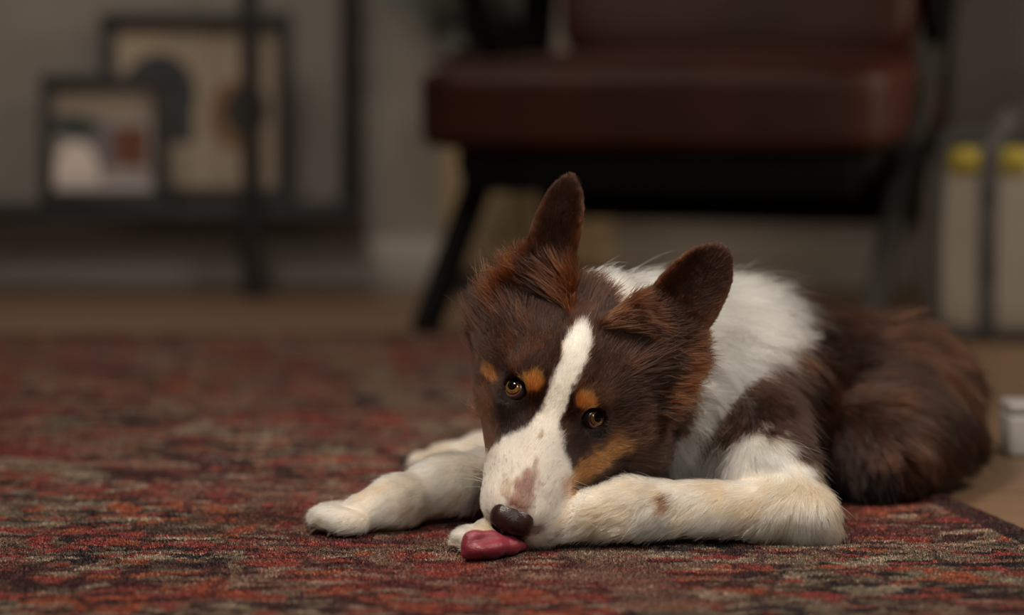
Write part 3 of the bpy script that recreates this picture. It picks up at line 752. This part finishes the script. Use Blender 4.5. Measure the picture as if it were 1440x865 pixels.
# ---- fur
fur_m = bpy.data.materials.new('fur'); fur_m.use_nodes = True; nt = fur_m.node_tree; nt.nodes.clear()
out = nt.nodes.new('ShaderNodeOutputMaterial'); hb = nt.nodes.new('ShaderNodeBsdfHairPrincipled')
at_n = nt.nodes.new('ShaderNodeAttribute'); at_n.attribute_name = 'tint'
hb.parametrization = 'COLOR'; nt.links.new(at_n.outputs['Color'], hb.inputs['Color']); nt.links.new(hb.outputs[0], out.inputs[0])
hb.inputs['Roughness'].default_value = .38; hb.inputs['Radial Roughness'].default_value = .55
hb.inputs['Random Roughness'].default_value = .1; hb.inputs['IOR'].default_value = 1.40
def curves_obj(name, pts, rad, tint, parent_fn=under_dog, m=None):
    N, K, _ = pts.shape
    cu = bpy.data.hair_curves.new(name); cu.add_curves([K] * N)
    cu.attributes['position'].data.foreach_set('vector', pts.astype(np.float32).ravel())
    ra = cu.attributes.get('radius') or cu.attributes.new('radius', 'FLOAT', 'POINT')
    ra.data.foreach_set('value', rad.astype(np.float32).ravel())
    ta = cu.attributes.new('tint', 'FLOAT_COLOR', 'CURVE')
    ta.data.foreach_set('color', np.concatenate([np.clip(tint, .002, .95), np.ones((N, 1))], 1).astype(np.float32).ravel())
    cu.materials.append(m or fur_m)
    o = bpy.data.objects.new(name, cu); COL.objects.link(o); parent_fn(o); return o
def unit(a): return a / (np.linalg.norm(a, axis=1)[:, None] + 1e-12)
def scatter(weight, n):
    pr = farea * weight; pr = pr / pr.sum()
    f = rng.choice(len(Q), n, p=pr); a, b = rng.random(n)[:, None], rng.random(n)[:, None]
    def bl(X): return (X[Q[f, 0]] * (1 - a) + X[Q[f, 1]] * a) * (1 - b) + (X[Q[f, 3]] * (1 - a) + X[Q[f, 2]] * a) * b
    return bl(V), unit(bl(VN))
FC = V[Q].mean(1); FNm = unit(fn)
_, _, fl, _, freg, _, _ = coat(FC, FNm)
vis = (FC[:, 2] > .004) & ~((FNm[:, 2] < -.6) & (FC[:, 2] < .03))
vis &= (FC[:, 1] < 2.85)
fh = w2h(FC)
nose_c = h2w((0, -.0270, .104))
mouthy = (fh[:, 2] > .092) & (np.abs(fh[:, 0]) < .0165) & (fh[:, 1] < -.0125) & (fh[:, 1] > -.045)
mouthy &= freg == 0
eyem = np.zeros(len(FC), bool)
for s, c, cw in eyes: eyem |= np.linalg.norm(FC - (cw + hdir((s * .35, .0, .9)) * .006), axis=1) < .0104
dens = np.where(vis & ~mouthy & ~eyem, 1.0, 0.0)
dens *= np.clip((.012 / np.clip(fl, .004, .05)) ** .9, .28, 2.6)
dens *= np.where(FC[:, 1] > 2.45, .5, 1.0) * np.where((FNm[:, 1] > .35), .45, 1.0)
NFUR = 420000
P, N = scatter(dens, NFUR)
col, flow, L, lift, reg, n1, n2 = coat(P, N)
flow = unit(flow)
T = flow - (flow * N).sum(1)[:, None] * N; T = unit(T)
Bt = np.cross(N, T)
# stray locks: slow variation of direction plus single-hair scatter
ang = vnoise(P, 55, 11) * .38 + vnoise(P, 140, 12) * .25 + rng.normal(0, .12, NFUR)
T = T * np.cos(ang)[:, None] + Bt * np.sin(ang)[:, None]
L = L * np.clip(rng.normal(1.0, .22, NFUR), .4, 1.6) * (1 + .25 * vnoise(P, 70, 13))
lift = np.clip(lift + vnoise(P, 80, 14) * .12 + rng.normal(0, .08, NFUR), .06, 1.1)
guard = (rng.random(NFUR) < .035) & (L > .018)                    # long stray guard hairs
L = np.where(guard, L * 1.45, L); lift = np.where(guard, np.clip(lift + .22, 0, 1.0), lift)
under = (reg == 5) * ss(-N[:, 2], .0, .6)
L = L * (1 + .7 * under)
L = np.where(P[:, 2] < .02, np.minimum(L, .010 + P[:, 2] * .5), L)
def strands(P, N, T, L, lift, K=5, jitter=.10):
    s = np.linspace(0, 1, K)[None, :, None]
    D0 = np.cos(lift)[:, None] * T + np.sin(lift)[:, None] * N
    l1 = lift * .15
    D1 = np.cos(l1)[:, None] * T + np.sin(l1)[:, None] * N; D1[:, 2] -= .12 * np.clip(L / .03, 0, 1.2)
    pts = P[:, None] + L[:, None, None] * (D0[:, None] * (s - s * s / 2) + D1[:, None] * (s * s / 2))
    pts = pts + (rng.normal(0, 1, (len(P), 1, 3)) * (L * jitter)[:, None, None]) * s ** 2
    return pts
pts = strands(P, N, T, L, lift)
# clumping: hairs lean towards the nearest lock
ng = 16000
gi = rng.choice(NFUR, ng, replace=False)
kd = kdtree.KDTree(ng)
for i, g_ in enumerate(gi): kd.insert(P[g_], i)
kd.balance()
near = np.fromiter((kd.find(p)[1] for p in P), dtype=np.int64, count=NFUR); ref = gi[near]
s = np.linspace(0, 1, 5)[None, :, None]
amt = (np.clip((L / .03) - .12, .05, 1) * np.where(guard, .15, .62))[:, None, None]
pts = pts + (pts[ref] - pts) * amt * s ** 1.6
pts[..., 2] = np.maximum(pts[..., 2], .0008)
r0 = np.clip(.00012 + .0055 * L, .00015, .00028) * np.clip(rng.normal(1, .15, NFUR), .6, 1.5)
rad = r0[:, None] * np.array([1.0, 1.0, .85, .6, .15])[None]
lock = 1 + rng.normal(0, .24, ng)[near] * np.clip(L / .025, .12, 1)
white = (col.mean(1) > .3)
rad = np.where(guard[:, None], rad * .75, rad)
tint = col * np.where(white, np.clip(rng.normal(1.0, .10, NFUR), .6, 1.15), np.clip(lock * rng.normal(1.0, .28, NFUR), .35, 2.4))[:, None]
names = {0: 'head_fur', 1: 'ear_fur', 2: 'ear_fur', 3: 'neck_fur', 4: 'back_fur', 5: 'front_leg_fur', 6: 'front_leg_fur', 7: 'hind_leg_fur'}
for r, nm in names.items():
    m_ = reg == r
    if m_.sum(): curves_obj(nm, pts[m_], rad[m_], tint[m_])['kind'] = 'stuff'

# ---- eyes
def cap(bm, c, axis, r, t0, t1, nseg=40, nring=8, bulge=0.0):
    """spherical cap band between polar angles t0 and t1 round axis"""
    c, axis = Vector(c), Vector(axis).normalized(); u = axis.orthogonal().normalized(); v = axis.cross(u); rings = []
    for i in range(nring + 1):
        th = t0 + (t1 - t0) * i / nring; rr = r + bulge * (1 - (th / max(t1, 1e-6)) ** 2)
        if th < 1e-5: rings.append([bm.verts.new(c + axis * rr)]); continue
        rings.append([bm.verts.new(c + axis * math.cos(th) * rr + (u * math.cos(a) + v * math.sin(a)) * math.sin(th) * rr) for a in (2 * math.pi * k / nseg for k in range(nseg))])
    for r0_, r1_ in zip(rings, rings[1:]):
        for k in range(nseg):
            k2 = (k + 1) % nseg
            if len(r0_) == 1: bm.faces.new((r0_[0], r1_[k], r1_[k2]))
            else: bm.faces.new((r0_[k], r1_[k], r1_[k2], r0_[k2]))
    return bm
scl = mat('eye_white', (.24, .15, .135), .08); pup = mat('pupil', (.004, .003, .003), .03); limb = mat('iris_rim', (.018, .011, .007), .05)
iris_m = mat('amber_iris', rough=.05); t = NT(iris_m); t.link(t.ramp(t.noise(t.coords((300, 300, 300)), 1.2, 2).outputs[0], [(.3, (.10, .045, .011)), (.7, (.20, .10, .026))]), t.b.inputs['Base Color'])
lid_m = mat('eyelid_skin', (.018, .007, .005), .7, spec=.2); pink = mat('pink_lid', (.16, .045, .042), .25)
for s, c, cw in eyes:
    gaze = unit((np.array([[0.0, 0.0, CAM_H]]) - cw))[0]
    gaze = unit((gaze + hdir((s * .10, .06, 0)))[None])[0]
    bm = bmesh.new(); cap(bm, cw, gaze, EYE_R, 0, math.pi, 40, 24); eye = under_dog(obj('eye', bm, scl, angle=180))
    for nm, t1, mm, rr in (('iris_rim', .75, limb, .00012), ('iris', .66, iris_m, .00022), ('pupil', .48, pup, .00034)):
        bm = bmesh.new(); cap(bm, cw, gaze, EYE_R + rr, 0, t1, 40, 10, .0004); o = obj(nm, bm, mm, angle=180); o.parent = eye
    # eyelid: shell with an almond opening
    axis = unit((gaze * 1.0 + hdir((0, -1, 0)) * .20)[None])[0]
    ux = hdir((1, 0, 0)); ux = unit((ux - (ux @ axis) * axis)[None])[0]; uy = np.cross(axis, ux) * -1
    if uy @ hdir((0, 1, 0)) < 0: uy = -uy
    for nm, r_in, r_out, mm, lo_t in (('eyelid', .0119, .0134, lid_m, 0), ('lower_lid_rim', .0116, .0118, pink, 1)):
        bm = bmesh.new(); rings = []
        for i in range(9):
            f = i / 8; ring = []
            for k in range(48):
                a = 2 * math.pi * k / 48
                ca_, sa_ = math.cos(a), math.sin(a)
                op = .86 * (abs(ca_) ** 2.0) + (.38 if sa_ > 0 else .84) * (1 - abs(ca_) ** 2.0)
                if lo_t: th = op - .06 + .10 * f; rr = r_in + (r_out - r_in) * f
                else: th = op + (1.65 - op) * f; rr = r_in + .0011 * min(1, f * 5) - .0004 * f
                ring.append(bm.verts.new(Vector(cw + (axis * math.cos(th) + (ux * ca_ + uy * sa_) * math.sin(th)) * rr)))
            rings.append(ring)
        for r0_, r1_ in zip(rings, rings[1:]):
            for k in range(48): bm.faces.new((r0_[k], r1_[k], r1_[(k + 1) % 48], r0_[(k + 1) % 48]))
        under_dog(obj(nm, bm, mm, angle=180))

# ---- nose leather, tongue: small distance fields of their own
def field_mesh(name, fn_, c, ext, vox):
    c = np.array(c, float); lo_ = c - np.array(ext); dm = np.ceil(2 * np.array(ext) / vox).astype(int)
    g = np.stack(np.meshgrid(*[lo_[a] + vox * np.arange(dm[a]) for a in range(3)], indexing='ij'), -1)
    V_, Q_ = surface_nets(fn_(g).astype(np.float32)); return mesh_from(name, lo_ + V_ * vox, Q_)
def el(p, c, R): q = (p - np.array(c)) / np.array(R); k0 = np.sqrt((q ** 2).sum(-1)); k1 = np.sqrt(((q / np.array(R)) ** 2).sum(-1)) + 1e-9; return k0 * (k0 - 1) / k1
def capd(p, a, b, ra, rb):
    a, b = np.array(a), np.array(b); ab = b - a; h = np.clip(((p - a) @ ab) / (ab @ ab), 0, 1); d = p - a - h[..., None] * ab
    return np.sqrt((d * d).sum(-1)) - (ra + (rb - ra) * h)
def nose_f(g):
    p = (w2h(g) - np.array([0, -.0285, .1025])) / 1.13
    d = el(p, (0, .0020, -.0040), (.0140, .0115, .0150))
    d = smin(d, el(p, (0, -.0085, .0010), (.0095, .0085, .0085)), .006)
    for s in (-1, 1):
        d = smin(d, el(p, (s * .0092, .0000, -.0010), (.0066, .0095, .0105)), .006)
        d = -smin(-d, capd(p, (s * .0058, -.0035, .0105), (s * .0110, -.0010, .0090), .0028, .0018), .002)
        d = -smin(-d, capd(p, (s * .0110, -.0010, .0090), (s * .0160, -.0060, .0030), .0014, .0010), .0015)
    d = -smin(-d, capd(p, (0, .0010, .0110), (0, -.0180, .0075), .0009, .0009), .0015)
    d = -smin(-d, capd(p, (0, .0155, .0020), (0, .0110, .0090), .0012, .0003), .004)
    return d * 1.13
nose_m = mat('nose_leather', (.022, .0085, .0065), .32, spec=.35); t = NT(nose_m)
vo = t.new('ShaderNodeTexVoronoi'); vo.inputs['Scale'].default_value = 900; t.link(t.coords(), vo.inputs['Vector']); t.bump(vo.outputs['Distance'], .25, .0006)
under_dog(link_mesh('nose', field_mesh('nose', nose_f, nose_c, (.03, .03, .03), .0007), nose_m))
TG = [at(742, 767, 2.014), at(718, 767, 1.987), at(692, 766, 1.972), at(668, 767, 1.964), at(656, 779, 1.962)]
def tongue_f(g):
    d = None
    rr = [.0050, .0080, .0118, .0125, .0050]
    for i in range(4):
        x = capd(g, TG[i], TG[i + 1], rr[i], rr[i + 1]); d = x if d is None else smin(d, x, .006)
    d = d + .0012
    # a shallow trough along the upper face
    return -smin(-d, capd(g, TG[1] + np.array([0, -.011, .0115]), TG[4] + np.array([.004, -.012, .012]), .0022, .0018), .010)
tong_m = noisy('tongue_pink', (.17, .020, .034), (.24, .036, .052), 60, .26, .3, 900)
tg = under_dog(link_mesh('tongue', field_mesh('tongue', tongue_f, np.mean(TG, 0), (.075, .035, .035), .0011), tong_m))
tg['label'] = 'wet pink tongue lolling out over the paw'

# ---- claws and whiskers
claw_m = mat('claw_horn', (.09, .06, .045), .35)
for x, y, z in ((-.156, 2.072, .006), (-.171, 2.083, .007), (-.173, 2.101, .007), (-.042, 1.994, .005), (-.050, 2.007, .006), (-.092, 2.414, .006), (-.103, 2.424, .006)):
    bm = bmesh.new(); tube(bm, [(x + .008, y + .002, z + .002), (x, y, z + .001), (x - .003, y - .001, z - .001), (x - .004, y - .002, z - .003)], [.0026, .0022, .0014, .0005], 8)
    under_dog(obj('claw', bm, claw_m))
wp = []
for s in (-1, 1):
    for k in range(16):
        a = h2w((s * (.020 + .004 * random.random()), -.027 - .012 * random.random(), .045 + .030 * random.random()))
        d = hdir((s * 1.0, -.05 + .5 * (random.random() - .5), .05 - .5 * random.random())); Lw = .030 + .030 * random.random()
        sag = np.array([0, 0, -.25 * Lw]); tt = np.linspace(0, 1, 6)[:, None]
        wp.append(a + d * Lw * tt + sag * tt ** 2)
wp = np.array(wp); wp[..., 2] = np.maximum(wp[..., 2], .001)
curves_obj('whiskers', wp, np.tile(np.array([.00024, .00023, .0002, .00016, .0001, .00004]), (len(wp), 1)), np.tile(WHITE, (len(wp), 1)))['kind'] = 'stuff'
# ---- rug pile: short yarn ends standing on the weave, dense where the lens is sharp
NP_ = 430000
yy = 1.68 + 1.7 * rng.beta(.85, 2.3, NP_); xx = (rng.random(NP_) * 2 - 1) * (.27 * yy)
loc_ = np.stack([xx, yy, np.zeros(NP_)], 1) - np.array(corner)
inside = (loc_[:, 0] * math.cos(RA) + loc_[:, 1] * math.sin(RA)) < -.004
root = loc_[inside]; root[:, 2] = -.0006
lean = rng.normal(0, .0007, root.shape); lean[:, 2] = .0022 + .0006 * rng.random(len(root))
kk = np.linspace(0, 1, 3)[None, :, None]
pp = root[:, None] + lean[:, None] * kk
def under_rug(o): o.parent = rug; return o
po = curves_obj('rug_pile', pp, np.tile(np.array([.00060, .00062, .00035]), (len(root), 1)) * rng.uniform(.75, 1.2, (len(root), 1)), np.tile(np.array([.1, .1, .1]), (len(root), 1)), under_rug, rug_mat(True))
po['kind'] = 'stuff'
for nm, p in (('eyeL', h2w((-.0335, 0, 0))), ('eyeR', h2w((.0335, 0, 0))), ('nose', h2w((0, -.026, .092))), ('crown', h2w((0, .035, -.125)))):
    print('LM', nm, [round(float(x)) for x in project(p)], p.round(3))
